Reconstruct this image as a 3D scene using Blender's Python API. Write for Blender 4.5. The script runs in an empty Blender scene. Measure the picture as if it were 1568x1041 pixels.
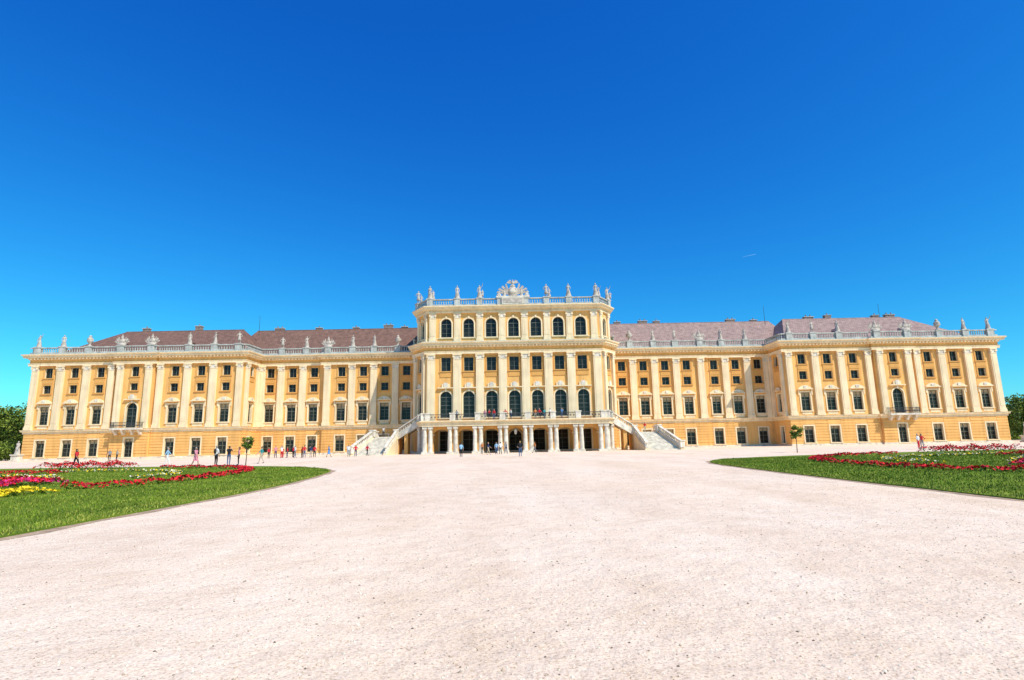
import bpy, math, random
import numpy as np
from mathutils import Vector, Matrix
random.seed(7); rng=np.random.default_rng(7)
S=bpy.context.scene
def link(o):
    S.collection.objects.link(o); return o
def empty(name,loc=(0,0,0)):
    e=bpy.data.objects.new(name,None); e.location=loc; return link(e)

# ------------------------------------------------------------ materials
def mat(name,col,rough=.8,var=.12,scale=3.0,bump=0.0,bscale=20.0,col2=None,spec=.3,detail=6,streak=0):
    m=bpy.data.materials.new(name); m.use_nodes=True
    nt=m.node_tree; N=nt.nodes; L=nt.links
    b=N['Principled BSDF']; b.inputs['Roughness'].default_value=rough
    b.inputs['Specular IOR Level'].default_value=spec
    tc=N.new('ShaderNodeTexCoord')
    no=N.new('ShaderNodeTexNoise'); no.inputs['Scale'].default_value=scale; no.inputs['Detail'].default_value=detail
    L.new(tc.outputs['Object'],no.inputs['Vector'])
    r=N.new('ShaderNodeValToRGB')
    c2=col2 if col2 else tuple(c*(1-var*2) for c in col)
    r.color_ramp.elements[0].position=.32; r.color_ramp.elements[1].position=.66
    r.color_ramp.elements[0].color=(*c2,1); r.color_ramp.elements[1].color=(*[min(1,c*(1+var*.5)) for c in col],1)
    L.new(no.outputs['Fac'],r.inputs['Fac']); out=r.outputs['Color']
    if streak>0:
        mp=N.new('ShaderNodeMapping'); mp.inputs['Scale'].default_value=(2.2,2.2,.16); L.new(tc.outputs['Object'],mp.inputs['Vector'])
        n3=N.new('ShaderNodeTexNoise'); n3.inputs['Scale'].default_value=1.0; n3.inputs['Detail'].default_value=7; L.new(mp.outputs['Vector'],n3.inputs['Vector'])
        r3=N.new('ShaderNodeValToRGB'); r3.color_ramp.elements[0].position=.3;r3.color_ramp.elements[1].position=.55
        r3.color_ramp.elements[0].color=(.68,.64,.6,1);r3.color_ramp.elements[1].color=(1,1,1,1); L.new(n3.outputs['Fac'],r3.inputs['Fac'])
        x=N.new('ShaderNodeMix');x.data_type='RGBA';x.blend_type='MULTIPLY';x.inputs[0].default_value=streak
        L.new(out,x.inputs[6]);L.new(r3.outputs['Color'],x.inputs[7]); out=x.outputs[2]
    L.new(out,b.inputs['Base Color'])
    if bump>0:
        n2=N.new('ShaderNodeTexNoise'); n2.inputs['Scale'].default_value=bscale; n2.inputs['Detail'].default_value=4
        L.new(tc.outputs['Object'],n2.inputs['Vector'])
        bp=N.new('ShaderNodeBump'); bp.inputs['Strength'].default_value=bump; bp.inputs['Distance'].default_value=.05
        L.new(n2.outputs['Fac'],bp.inputs['Height']); L.new(bp.outputs['Normal'],b.inputs['Normal'])
    return m
M={}
M['ochre']=mat('ochre_plaster',(.86,.475,.15),.9,.07,.35,.15,4,streak=.5)
M['ochre2']=mat('ochre_plaster_deep',(.70,.36,.10),.9,.07,.5)
M['cream']=mat('cream_plaster',(.90,.71,.44),.85,.06,.5,.1,5,streak=.5)
M['stone']=mat('pale_stone',(.78,.70,.57),.85,.14,1.5,.2,8,streak=.6)
M['stoneb']=mat('balustrade_stone',(.54,.53,.47),.85,.16,1.2,.2,8,streak=.6)
M['stoned']=mat('weathered_stone',(.54,.47,.39),.9,.22,2.5,.3,10)
M['copper']=mat('cornice_flashing',(.40,.47,.44),.6,.12,1.5)
M['glass']=mat('window_glass',(.022,.026,.022),.12,.3,.6,spec=.25)
M['dark']=mat('dark_interior',(.025,.02,.016),.8,.1,1)
M['sash']=mat('window_sash',(.15,.15,.11),.6,.08,2)
M['sashd']=mat('window_sash_upper',(.12,.13,.11),.6,.08,2)
M['blind']=mat('window_blind',(.50,.38,.22),.8,.08,1)
M['iron']=mat('wrought_iron',(.05,.055,.06),.5,.1,4)
M['chim']=mat('chimney_brick',(.30,.23,.20),.9,.2,3)
M['pave']=mat('terrace_paving',(.5,.46,.4),.85,.1,2)
def roofmat(name,c):
    m=mat(name,c,.75,.14,1.2,streak=.5)
    nt=m.node_tree;N=nt.nodes;L=nt.links;b=N['Principled BSDF']
    tc=N.new('ShaderNodeTexCoord')
    br=N.new('ShaderNodeTexBrick'); br.inputs['Scale'].default_value=1.0
    br.inputs['Brick Width'].default_value=.45; br.inputs['Row Height'].default_value=.3; br.inputs['Mortar Size'].default_value=.03
    br.inputs['Color1'].default_value=(1,1,1,1); br.inputs['Color2'].default_value=(.78,.78,.78,1); br.inputs['Mortar'].default_value=(.5,.5,.5,1)
    mp=N.new('ShaderNodeMapping'); mp.inputs['Rotation'].default_value=(math.radians(90),0,0)
    L.new(tc.outputs['Object'],mp.inputs['Vector']); L.new(mp.outputs['Vector'],br.inputs['Vector'])
    mx=N.new('ShaderNodeMix'); mx.data_type='RGBA'; mx.blend_type='MULTIPLY'; mx.inputs[0].default_value=.8
    src=b.inputs['Base Color'].links[0].from_socket
    L.new(src,mx.inputs[6]); L.new(br.outputs['Color'],mx.inputs[7]); L.new(mx.outputs[2],b.inputs['Base Color'])
    return m
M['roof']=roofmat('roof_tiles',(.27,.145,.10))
M['roof2']=roofmat('roof_tiles_sunlit',(.45,.295,.245))  # same tiles, right roof: brightening by sun and haze put into the colour
KEYS=list(M.keys()); ALL=[M[k] for k in KEYS]; IX={k:i for i,k in enumerate(KEYS)}

class MB:
    def __init__(s): s.v=[];s.f=[];s.m=[]
    def poly(s,pts,m):
        i=len(s.v); s.v+= [tuple(p) for p in pts]; s.f.append(tuple(range(i,i+len(pts)))); s.m.append(IX[m])
    def hexa(s,p,m):
        i=len(s.v); s.v+=[tuple(q) for q in p]
        for q in ((3,2,1,0),(4,5,6,7),(0,1,5,4),(1,2,6,5),(2,3,7,6),(3,0,4,7)):
            s.f.append(tuple(i+k for k in q)); s.m.append(IX[m])
    def box(s,x0,x1,y0,y1,z0,z1,m):
        s.hexa([(x0,y0,z0),(x1,y0,z0),(x1,y1,z0),(x0,y1,z0),(x0,y0,z1),(x1,y0,z1),(x1,y1,z1),(x0,y1,z1)],m)
    def lathe(s,cx,cy,z0,prof,n,m,sx=1,sy=1):
        i=len(s.v)
        for r,z in prof:
            for k in range(n):
                a=2*math.pi*(k+.5)/n; s.v.append((cx+r*sx*math.cos(a),cy+r*sy*math.sin(a),z0+z))
        for j in range(len(prof)-1):
            for k in range(n):
                k2=(k+1)%n
                s.f.append((i+j*n+k,i+j*n+k2,i+(j+1)*n+k2,i+(j+1)*n+k)); s.m.append(IX[m])
        s.f.append(tuple(i+n-1-k for k in range(n))); s.m.append(IX[m])
        t=i+(len(prof)-1)*n
        s.f.append(tuple(t+k for k in range(n))); s.m.append(IX[m])
    def build(s,name,parent=None,mats=None,smooth=False):
        me=bpy.data.meshes.new(name); me.from_pydata(s.v,[],s.f)
        for q in (mats or ALL): me.materials.append(q)
        me.polygons.foreach_set('material_index',s.m)
        if smooth: me.polygons.foreach_set('use_smooth',[True]*len(s.f))
        me.update()
        o=link(bpy.data.objects.new(name,me))
        if parent: o.parent=parent
        return o

CX=.3
palace=empty('baroque_palace')
wall=MB(); trim=MB(); win=MB(); bal=MB(); roof=MB(); ter=MB()

def mirror(half):
    return half+[(-x,y) for x,y in reversed(half)]
half=[(-89.2,128),(-89.2,103),(-73.2,103),(-73.2,102.55),(-66.2,102.55),(-66.2,103),(-49.8,103),(-49.8,109),(-37,109),(-37,108.5),(-18,108.5),(-18,101.5),(-15.5,98)]
PATH=mirror(half)
def sh(p): return [(x+CX,y) for x,y in p]
def offs(path,d):
    out=[]
    for i,p in enumerate(path):
        ns=[]
        if i>0:
            a=path[i-1]; dx,dy=p[0]-a[0],p[1]-a[1]; l=math.hypot(dx,dy); ns.append((dy/l,-dx/l))
        if i<len(path)-1:
            a=path[i+1]; dx,dy=a[0]-p[0],a[1]-p[1]; l=math.hypot(dx,dy); ns.append((dy/l,-dx/l))
        if len(ns)==1: mx,my=ns[0]
        else:
            dt=ns[0][0]*ns[1][0]+ns[0][1]*ns[1][1]; mx=(ns[0][0]+ns[1][0])/(1+dt); my=(ns[0][1]+ns[1][1])/(1+dt)
        out.append((p[0]+mx*d,p[1]+my*d))
    return out
def profile(mb,path,prof,m,mtop=None,nt=0):
    rows=[[(x,y,z) for x,y in offs(path,o)] for o,z in prof]
    for j in range(len(rows)-1):
        mm=mtop if (mtop and j>=len(rows)-1-nt) else m
        for i in range(len(path)-1):
            mb.poly([rows[j][i],rows[j][i+1],rows[j+1][i+1],rows[j+1][i]],mm)
class Fr:
    def __init__(s,p0,p1):
        s.p0=p0; dx,dy=p1[0]-p0[0],p1[1]-p0[1]; s.len=math.hypot(dx,dy); s.d=(dx/s.len,dy/s.len); s.n=(s.d[1],-s.d[0])
    def P(s,a,d,z): return (s.p0[0]+s.d[0]*a+s.n[0]*d, s.p0[1]+s.d[1]*a+s.n[1]*d, z)
    def box(s,mb,a0,a1,d0,d1,z0,z1,m):
        mb.hexa([s.P(a0,d1,z0),s.P(a1,d1,z0),s.P(a1,d0,z0),s.P(a0,d0,z0),s.P(a0,d1,z1),s.P(a1,d1,z1),s.P(a1,d0,z1),s.P(a0,d0,z1)],m)
RV=.42
def window(fr,a0,a1,z0,z1,arch,kind):
    c=(a0+a1)/2; r=(a1-a0)/2
    zc=z1-r if arch else z1
    for (A,B) in ((a0,a0),(a1,a1)):
        wall.poly([fr.P(A,0,z0),fr.P(A,-RV,z0),fr.P(A,-RV,zc),fr.P(A,0,zc)],'cream')
    wall.poly([fr.P(a0,0,z0),fr.P(a1,0,z0),fr.P(a1,-RV,z0),fr.P(a0,-RV,z0)],'cream')
    if not arch:
        wall.poly([fr.P(a0,0,z1),fr.P(a1,0,z1),fr.P(a1,-RV,z1),fr.P(a0,-RV,z1)],'cream')
    else:
        n=10
        arc=[(c-r*math.cos(math.pi*k/n),zc+r*math.sin(math.pi*k/n)) for k in range(n+1)]
        for k in range(n):
            (x0,y0),(x1,y1)=arc[k],arc[k+1]
            wall.poly([fr.P(x0,0,y0),fr.P(x1,0,y1),fr.P(x1,-RV,y1),fr.P(x0,-RV,y0)],'cream')
            corner=(a0,z1) if k<n/2 else (a1,z1)
            wall.poly([fr.P(x0,0,y0),fr.P(x1,0,y1),fr.P(corner[0],0,corner[1])],'ochre')
            q=1+.24/r
            e0=(c+(x0-c)*q,zc+(y0-zc)*q); e1=(c+(x1-c)*q,zc+(y1-zc)*q)
            trim.poly([fr.P(x0,.1,y0),fr.P(x1,.1,y1),fr.P(e1[0],.1,e1[1]),fr.P(e0[0],.1,e0[1])],'cream')
            trim.poly([fr.P(e0[0],.1,e0[1]),fr.P(e1[0],.1,e1[1]),fr.P(e1[0],0,e1[1]),fr.P(e0[0],0,e0[1])],'cream')
        fr.box(trim,c-.16,c+.16,0,.2,z1-.02,z1+.42,'cream')
    win.poly([fr.P(a0,-RV+.002,z0),fr.P(a1,-RV+.002,z0),fr.P(a1,-RV+.002,z1),fr.P(a0,-RV+.002,z1)],'dark' if kind=='door' else 'glass')
    sm='sash' if kind in('piano','ground','door') else 'sashd'
    D0,D1=-RV+.03,-RV+.1
    zt=zc if arch else z1
    fr.box(win,a0,a0+.08,D0,D1,z0,zt,sm); fr.box(win,a1-.08,a1,D0,D1,z0,zt,sm)
    fr.box(win,a0+.08,a1-.08,D0,D1,z0,z0+.09,sm)
    if not arch: fr.box(win,a0+.08,a1-.08,D0,D1,z1-.09,z1,sm)
    else: fr.box(win,a0+.08,a1-.08,D0,D1+.01,zc-.06,zc+.06,sm)
    fr.box(win,c-.04,c+.04,D0,D1,z0+.09,z1-.09,sm)
    h=zt-z0; nb=max(1,int(h/.62))
    for k in range(1,nb):
        z=z0+h*k/nb; th=.05 if (h>2.5 and k==int(nb*.62)) else .022
        fr.box(win,a0+.08,c-.04,D0,D1-.015,z-th,z+th,sm); fr.box(win,c+.04,a1-.08,D0,D1-.015,z-th,z+th,sm)
    if kind in('piano','ground') and not arch:
        k=random.choice([.18,.22,.25,.25,.3])
        fr.box(win,a0+.05,a1-.05,-RV+.006,-RV+.02,z1-h*k,z1,'blind')
    w=.24; sc='ochre2' if kind in('mezz','upper') else 'cream'
    zb=z0 if kind=='door' else z0-.02
    fr.box(trim,a0-w,a0,0,.09,zb,zt,sc); fr.box(trim,a1,a1+w,0,.09,zb,zt,sc)
    if not arch: fr.box(trim,a0-w,a1+w,0,.1,z1,z1+w,sc)
    if kind!='door':
        fr.box(trim,a0-w-.08,a1+w+.08,0,.2,z0-.2,z0-.022,'cream' if sc=='cream' else sc)
    if kind=='piano' and not arch:
        fr.box(trim,a0-.05,a1+.05,0,.05,z0-.72,z0-.22,'cream')
        fr.box(trim,a0-.43,a0-.24,0,.16,z1-.5,z1+.5,'cream'); fr.box(trim,a1+.24,a1+.43,0,.16,z1-.5,z1+.5,'cream')
        fr.box(trim,a0-.48,a1+.48,0,.5,z1+.5,z1+.66,'cream')
        n=8; R=(a1-a0)/2+.48
        for k in range(n):
            t0=-1+2*k/n;t1=-1+2*(k+1)/n
            h0=.62*(1-t0*t0);h1=.62*(1-t1*t1)
            A0=c+R*t0*.98;A1=c+R*t1*.98; zb2=z1+.66
            trim.hexa([fr.P(A0,.3,zb2),fr.P(A1,.3,zb2),fr.P(A1,0,zb2),fr.P(A0,0,zb2),fr.P(A0,.3,zb2+h0+.01),fr.P(A1,.3,zb2+h1+.01),fr.P(A1,0,zb2+h1+.01),fr.P(A0,0,zb2+h0+.01)],'cream' )
        fr.box(trim,c-.28,c+.28,.3,.42,z1+.72,z1+1.15,'stone')
    if kind=='arch':
        fr.box(trim,a0-.4,a1+.4,0,.45,z1+.5,z1+.68,'cream')
        fr.box(trim,c-.7,c+.7,0,.25,z1+.68,z1+1.3,'cream')
        fr.box(trim,c-.35,c+.35,.25,.35,z1+.72,z1+1.5,'stone')
    if kind=='upper':
        fr.box(trim,a0-.2,a1+.2,0,.1,z0-1.05,z0-.25,'ochre2')
def facade(p0,p1,z0,z1,ops,rust=False):
    fr=Fr(p0,p1)
    A=sorted({0,fr.len,*[o[0] for o in ops],*[o[1] for o in ops]}); Z=sorted({z0,z1,*[o[2] for o in ops],*[o[3] for o in ops]})
    for i in range(len(A)-1):
        for j in range(len(Z)-1):
            ca=(A[i]+A[i+1])/2; cz=(Z[j]+Z[j+1])/2
            if any(o[0]<ca<o[1] and o[2]<cz<o[3] for o in ops): continue
            wall.poly([fr.P(A[i],0,Z[j]),fr.P(A[i+1],0,Z[j]),fr.P(A[i+1],0,Z[j+1]),fr.P(A[i],0,Z[j+1])],'ochre')
    for o in ops: window(fr,*o)
    if rust:
        g=sorted([(o[0]-.28,o[1]+.28) for o in ops if o[2]<3])
        e=.06; cur=e; spans=[]
        for a,b in g: spans.append((cur,a)); cur=b
        spans.append((cur,fr.len-e))
        z=.95
        while z<4.5:
            for a,b in spans:
                if b-a>.2: fr.box(trim,a,b,0,.08,z,z+.41,'ochre')
            z+=.5
        for o in ops:
            if o[2]<3: fr.box(trim,o[0]-.28,o[1]+.28,0,.05,max(o[3]+.26,3.8),4.6,'ochre')
    return fr
def pil(fr,a,z0=5.4,z1=17.1,w=1.0,pr=.42,m='cream'):
    h=w/2
    fr.box(trim,a-h-.1,a+h+.1,0,pr+.12,z0,z0+.5,m)
    fr.box(trim,a-h-.04,a+h+.04,0,pr+.05,z0+.5,z0+.75,m)
    fr.box(trim,a-h,a+h,0,pr,z0+.75,z1-1.0,m)
    fr.box(trim,a-h+.2,a+h-.2,pr,pr+.035,z0+1.1,z1-1.35,m)
    fr.box(trim,a-h-.03,a+h+.03,0,pr+.05,z1-1.0,z1-.9,m)
    fr.box(trim,a-h+.03,a+h-.03,0,pr+.04,z1-.9,z1-.25,'stone')
    for sx in(-1,1):
        cc=a+sx*(h-.08); pts=[]
        for k in range(8):
            t=2*math.pi*k/8; pts.append((cc+.2*math.cos(t),z1-.5+.2*math.sin(t)))
        trim.poly([fr.P(x,pr+.16,z) for x,z in pts],m)
        for k in range(8):
            (x0,y0),(x1,y1)=pts[k],pts[(k+1)%8]
            trim.poly([fr.P(x0,pr+.04,y0),fr.P(x1,pr+.04,y1),fr.P(x1,pr+.16,y1),fr.P(x0,pr+.16,y0)],m)
    fr.box(trim,a-h-.1,a+h+.1,0,pr+.15,z1-.25,z1,m)

BAYS=[20.9,25.1,29.3,33.5,39,43.2,47.5,53.1,57.8,62.6,76.4,81.2,86.0]
PILS=[18.8,23,27.2,31.4,36.2,41.1,45.35,49.0,50.6,55.45,60.2,65.2,67.1,72.3,74.2,78.8,83.65,88.35]
def std(c,w=.86):
    return [(c-w,c+w,.55,3.5,False,'ground'),(c-w,c+w,6.3,9.6,False,'piano'),(c-.72,c+.72,12.0,13.5,False,'mezz'),(c-.72,c+.72,14.85,16.7,False,'upper')]
P=sh(PATH)
for i in range(len(P)-1):
    p0,p1=P[i],P[i+1]; ln=math.hypot(p1[0]-p0[0],p1[1]-p0[1]); ops=[]; rust=False; pl=[]
    if abs(p0[1]-p1[1])<1e-6 and ln>5:
        rust=True
        for s in(-1,1):
            for b in BAYS:
                x=CX+s*b
                if p0[0]+.5<x<p1[0]-.5: ops+=std(x-p0[0])
            for b in PILS:
                x=CX+s*b
                if p0[0]+.3<x<p1[0]-.3: pl.append((x-p0[0],1.25 if b in(27.2,23,31.4,36.2,41.1,45.35,55.45,60.2,78.8,83.65) else 1.1))
            x=CX+s*69.7
            if p0[0]<x<p1[0]:
                c=x-p0[0]
                ops=[(c-.78,c+.78,.3,3.6,False,'ground'),(c-1.0,c+1.0,5.55,10.0,True,'arch'),(c-.7,c+.7,12.3,13.6,False,'mezz'),(c-.7,c+.7,14.85,16.7,False,'upper')] if len(ops)==0 else ops
        if abs(p0[1]-98)<1e-6:
            ops=[];pl=[]
            for k in range(-3,4):
                c=15.5+4*k
                ops+=[(c-1.05,c+1.05,0.02,3.7,k==0,'door'),(c-1.0,c+1.0,6.0,10.55,True,'arch'),(c-.84,c+.84,14.1,16.55,False,'upper')]
            pl=[(15.5+x,1.4) for x in(-14.6,-10,-6,-2,2,6,10,14.6)]
    elif 4<ln<4.6:
        c=ln/2; rust=True
        ops=[(c-.7,c+.7,.55,3.5,False,'ground'),(c-.8,c+.8,6.0,10.55,True,'arch'),(c-.7,c+.7,14.1,16.55,False,'upper')]
        pl=[(.55,.8),(ln-.55,.8)]
    elif 5.5<ln<6.5:
        pl=[(.8,.9),(ln-.8,.9)]; rust=True
        ops=[(ln/2-.7,ln/2+.7,.55,3.5,False,'ground'),(ln/2-.7,ln/2+.7,6.3,9.6,False,'piano'),(ln/2-.66,ln/2+.66,14.85,16.65,False,'upper')]
    fr=facade(p0,p1,0,17.12,ops,rust)
    for a,w in pl: pil(fr,a,w=w)
profile(trim,P,[(0,0),(.14,0),(.14,.28),(.06,.3),(0,.31)],'stone')
profile(trim,P,[(0,4.66),(.16,4.7),(.16,5.05),(.4,5.1),(.4,5.3),(.5,5.36),(.5,5.4),(0,5.42)],'cream')
profile(trim,P,[(0,17.1),(.48,17.1),(.48,17.45),(.55,17.5),(.55,17.58),(.32,17.6)],'cream')
profile(trim,P,[(.32,17.6),(.32,18.2)],'ochre')
profile(trim,P,[(.32,18.2),(.5,18.25),(.55,18.5),(1.08,18.56),(1.1,18.85),(1.3,18.95),(1.35,19.15),(1.1,19.25),(-1.6,19.3)],'cream','copper',2)
def dent(path,z0,z1,d0,d1,st=.62,w=.26,m='cream'):
    for i in range(len(path)-1):
        fr=Fr(path[i],path[i+1])
        if fr.len<3: continue
        n=int(fr.len/st); 
        for k in range(n): 
            a=(k+.5)*fr.len/n; fr.box(trim,a-w/2,a+w/2,d0,d1,z0,z1,m)
dent(P[1:-1],18.26,18.54,.5,.95)
BP=[(0.10,0),(.10,.1),(.055,.16),(.115,.36),(.06,.62),(.10,.72),(.10,.78)]
def balrun(mb,pa,pb,m='stoneb',peds=(),pw=.55,st=.42,h=1.3):
    L=math.hypot(pb[0]-pa[0],pb[1]-pa[1])
    if L<.5: return
    fr=Fr(pa[:2],pb[:2]); zf=lambda a: pa[2]+(pb[2]-pa[2])*a/L
    def sl(a0,a1,d,z0,z1,mm):
        mb.hexa([fr.P(a0,d,zf(a0)+z0),fr.P(a1,d,zf(a1)+z0),fr.P(a1,-d,zf(a1)+z0),fr.P(a0,-d,zf(a0)+z0),
                 fr.P(a0,d,zf(a0)+z1),fr.P(a1,d,zf(a1)+z1),fr.P(a1,-d,zf(a1)+z1),fr.P(a0,-d,zf(a0)+z1)],mm)
    ps=sorted(p for p in peds if -.01<=p<=L+.01)
    for p in ps:
        fr.box(mb,p-pw,p+pw,-.42,.42,zf(p)-.02,zf(p)+h-.15,m); fr.box(mb,p-pw-.1,p+pw+.1,-.5,.5,zf(p)+h-.15,zf(p)+h+.05,m)
    cur=0.0; sp=[]
    for p in ps:
        if p-pw>cur: sp.append((cur,p-pw))
        cur=p+pw
    if L>cur: sp.append((cur,L))
    for a,b in sp:
        if b-a<.15: continue
        sl(a,b,.22,0,.28,m); sl(a,b,.24,h-.24,h-.06,m)
        n=max(1,int((b-a)/st))
        for k in range(n):
            t=a+(k+.5)*(b-a)/n; q=fr.P(t,0,0)
            mb.lathe(q[0],q[1],zf(t)+.27,[(r,z*(h-.5)/.78) for r,z in BP],6,m)
PEDX=[22.6,27.2,31.4,36.2,40.6,45.35,51.0,55.45,60.2,66.9,72.5,78.8,83.65,88.2]
B=offs(P,.35)
statue_spots=[]
for i in range(1,len(B)-2):
    p0,p1=B[i],B[i+1]; L=math.hypot(p1[0]-p0[0],p1[1]-p0[1])
    if p0[1]<102 and p1[1]<102 : continue
    peds=[]
    if abs(p0[1]-p1[1])<1e-6 and L>3:
        for s in(-1,1):
            for b in PEDX:
                x=CX+s*b
                if p0[0]-.01<x<p1[0]+.01: peds.append(x-p0[0]); statue_spots.append((x,p0[1],19.3+1.37,s*b))
    balrun(bal,(p0[0],p0[1],19.3),(p1[0],p1[1],19.3),'stoneb',peds)
UP=sh(mirror([(-17.6,116),(-17.6,101.9),(-15.3,98.35)]))
for i in range(len(UP)-1):
    p0,p1=UP[i],UP[i+1]; L=math.hypot(p1[0]-p0[0],p1[1]-p0[1])
    if L>20: ops=[(L/2+4*k-.95,L/2+4*k+.95,20.2,23.6,True,'top') for k in range(-3,4)]; pl=[(L/2+x,1.15) for x in(-14.4,-10,-6,-2,2,6,10,14.4)]
    elif L<6: ops=[(L/2-.7,L/2+.7,20.25,23.5,True,'top')]; pl=[(.5,.7),(L-.5,.7)]
    else: ops=[(L/2-3-.8,L/2-3+.8,20.25,23.5,True,'top'),(L/2+3-.8,L/2+3+.8,20.25,23.5,True,'top')]; pl=[(1,.9),(L-1,.9),(L/2,.9)]
    fr=facade(p0,p1,19.25,24.6,ops)
    for a,w in pl: pil(fr,a,19.3,24.6,w,.26)
profile(trim,UP,[(0,24.58),(.34,24.6),(.34,24.85),(.26,24.9),(.26,25.1),(.5,25.15),(.85,25.25),(.9,25.5),(1.15,25.6),(1.15,25.75),(.9,25.82),(-1.6,25.86)],'cream','copper',2)
dent(UP,24.93,25.14,.26,.48,.5,.22)
profile(trim,UP,[(0,19.9),(.1,19.92),(.1,20.02),(0,20.05)],'cream')
roof.poly([(x,y,25.8) for x,y in offs(UP,-1.2)],'copper')
roof.poly([(UP[0][0],UP[0][1],19),(UP[-1][0],UP[-1][1],19),(UP[-1][0],UP[-1][1],25.8),(UP[0][0],UP[0][1],25.8)],'ochre')
UB=offs(UP,.25)
top_spots=[]
for i in range(len(UB)-1):
    p0,p1=UB[i],UB[i+1]; L=math.hypot(p1[0]-p0[0],p1[1]-p0[1])
    if L>20: peds=[L/2+x for x in(-14.9,-10,-6,-2.3,2.3,6,10,14.9)]
    elif L<6: peds=[L-.6] if i==3 else [.6]
    else: peds=[L/2]
    for p in peds:
        fr=Fr(p0,p1); q=fr.P(p,0,0)
        if not(L>20 and abs(p-L/2)<3) and L<50: top_spots.append((q[0],q[1],25.85+1.42))
    balrun(bal,(p0[0],p0[1],25.85),(p1[0],p1[1],25.85),'stoneb',peds,.5,.42,1.35)

# ---- roofs
def hip(x0,x1,y0,y1,z0,xr0,xr1,yr,zr,m):
    a,b,c,d=(x0,y0,z0),(x1,y0,z0),(x1,y1,z0),(x0,y1,z0); r0=(xr0,yr,zr); r1=(xr1,yr,zr)
    roof.poly([a,b,r1,r0],m); roof.poly([c,d,r0,r1],m); roof.poly([b,c,r1],m); roof.poly([d,a,r0],m)
    roof.box(xr0,xr1,yr-.12,yr+.12,zr-.1,zr+.06,m)
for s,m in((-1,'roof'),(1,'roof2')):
    X=lambda v:CX+s*v
    a,b=sorted((X(88.0),X(51.2))); r=sorted((X(80.5),X(56)))
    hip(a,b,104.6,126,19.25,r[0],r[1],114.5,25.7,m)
    a,b=sorted((X(58),X(16.5)));r=sorted((X(55),X(17)))
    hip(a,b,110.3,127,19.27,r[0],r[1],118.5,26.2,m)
    a,b=sorted((X(88.2),X(51))); roof.box(a,b,104.3,127,18.9,19.22,'copper')
    a,b=sorted((X(51),X(17))); roof.box(a,b,110,128,18.9,19.2,'copper')
    ch=[(77,1),(66,1),(50.5,2),(42,1),(34,1),(27,2),(23.5,1)] if s<0 else [(22.5,1),(28,2),(31,1),(47,2),(52,1),(62,2),(66,1),(76,1),(79,2)]
    for x,n in ch:
        yy=115.6 if x>52 else 119.2; zz=random.uniform(26.2,26.8)+(.3 if x<52 else 0)
        xc=X(x); w=.35+.3*n
        roof.box(xc-w,xc+w,yy-.4,yy+.4,24,zz,'chim'); roof.box(xc-w-.1,xc+w+.1,yy-.5,yy+.5,zz,zz+.14,'stoned')
        for k in range(n):
            px=xc-w+ (k+.5)*2*w/n; roof.lathe(px,yy,zz+.14,[(.13,0),(.11,.3),(.15,.34),(.15,.4)],8,'chim')
    for x in (76,63) :
        xc=X(x); y0=107.6; zb=21.0
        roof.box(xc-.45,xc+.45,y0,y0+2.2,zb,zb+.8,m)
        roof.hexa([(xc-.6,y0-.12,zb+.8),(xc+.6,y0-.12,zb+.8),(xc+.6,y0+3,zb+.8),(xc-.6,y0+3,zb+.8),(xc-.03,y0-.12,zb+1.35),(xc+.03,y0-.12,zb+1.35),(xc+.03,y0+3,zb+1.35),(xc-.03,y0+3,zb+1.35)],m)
        roof.box(xc-.28,xc+.28,y0-.02,y0-.005,zb+.1,zb+.68,'dark')
    for x in ([53] if s<0 else [52.5,76.5]):
        roof.lathe(X(x),114.8,24.5,[(.05,0),(.03,4.2)],5,'iron')
for s in(-1,1):
    c=CX+s*69.7; y=102.55
    trim.box(c-2.7,c+2.7,y-1.45,y-.51,5.12,5.44,'stone')
    for k in(-2.2,-.8,.8,2.2):
        trim.hexa([(c+k-.18,y-.52,4.2),(c+k+.18,y-.52,4.2),(c+k+.18,y-.06,4.2),(c+k-.18,y-.06,4.2),(c+k-.18,y-1.2,5.12),(c+k+.18,y-1.2,5.12),(c+k+.18,y-.06,5.12),(c+k-.18,y-.06,5.12)],'stone')
    trim.box(c-2.65,c+2.65,y-1.4,y-1.34,6.4,6.47,'iron')
    for e in(-2.62,2.62): trim.box(c+e-.03,c+e+.03,y-1.34,y-.02,6.4,6.46,'iron')
    k=-2.6
    while k<=2.61:
        trim.box(c+k-.022,c+k+.022,y-1.39,y-1.35,5.44,6.4,'iron')
        trim.lathe(c+k,y-1.37,5.7,[(.03,0),(.09,.15),(.03,.35)],5,'iron')
        k+=.2
    for j in range(6):
        for e in(-2.62,2.62): trim.box(c+e-.02,c+e+.02,y-1.25+j*.21,y-1.21+j*.21,5.44,6.4,'iron')

# ---- terrace
TP=sh(mirror([(-16.2,97.9),(-16.2,94.4),(-14.9,90)]))
profile(ter,TP,[(-.9,4.3),(0,4.3),(0,4.6),(.06,4.62),(.06,4.9),(.25,4.98),(.38,5.06),(.38,5.2),(-.05,5.22)],'cream')
ter.poly([(x,y,5.22) for x,y in offs(TP,-.05)],'pave'); ter.poly([(x,y,4.3) for x,y in offs(TP,-.05)],'cream')
COL=[(.42,0),(.42,.14),(.36,.18),(.35,.3),(.355,1.2),(.29,3.35),(.29,3.42),(.36,3.5),(.38,3.62)]
colx=[-14,-10,-6,-2,2,6,10,14]
def colpair(x,y,dx=.46,dy=0):
    ter.box(x-.95,x+.95,y-.48,y+.48,0,.32,'stone')
    for s in(-1,1):
        ter.lathe(x+s*dx,y+s*dy,.32,COL,16,'stone')
        ter.box(x+s*dx-.4,x+s*dx+.4,y+s*dy-.4,y+s*dy+.4,3.94,4.28,'stone')
for x in colx: colpair(CX+x,90.5)
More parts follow.
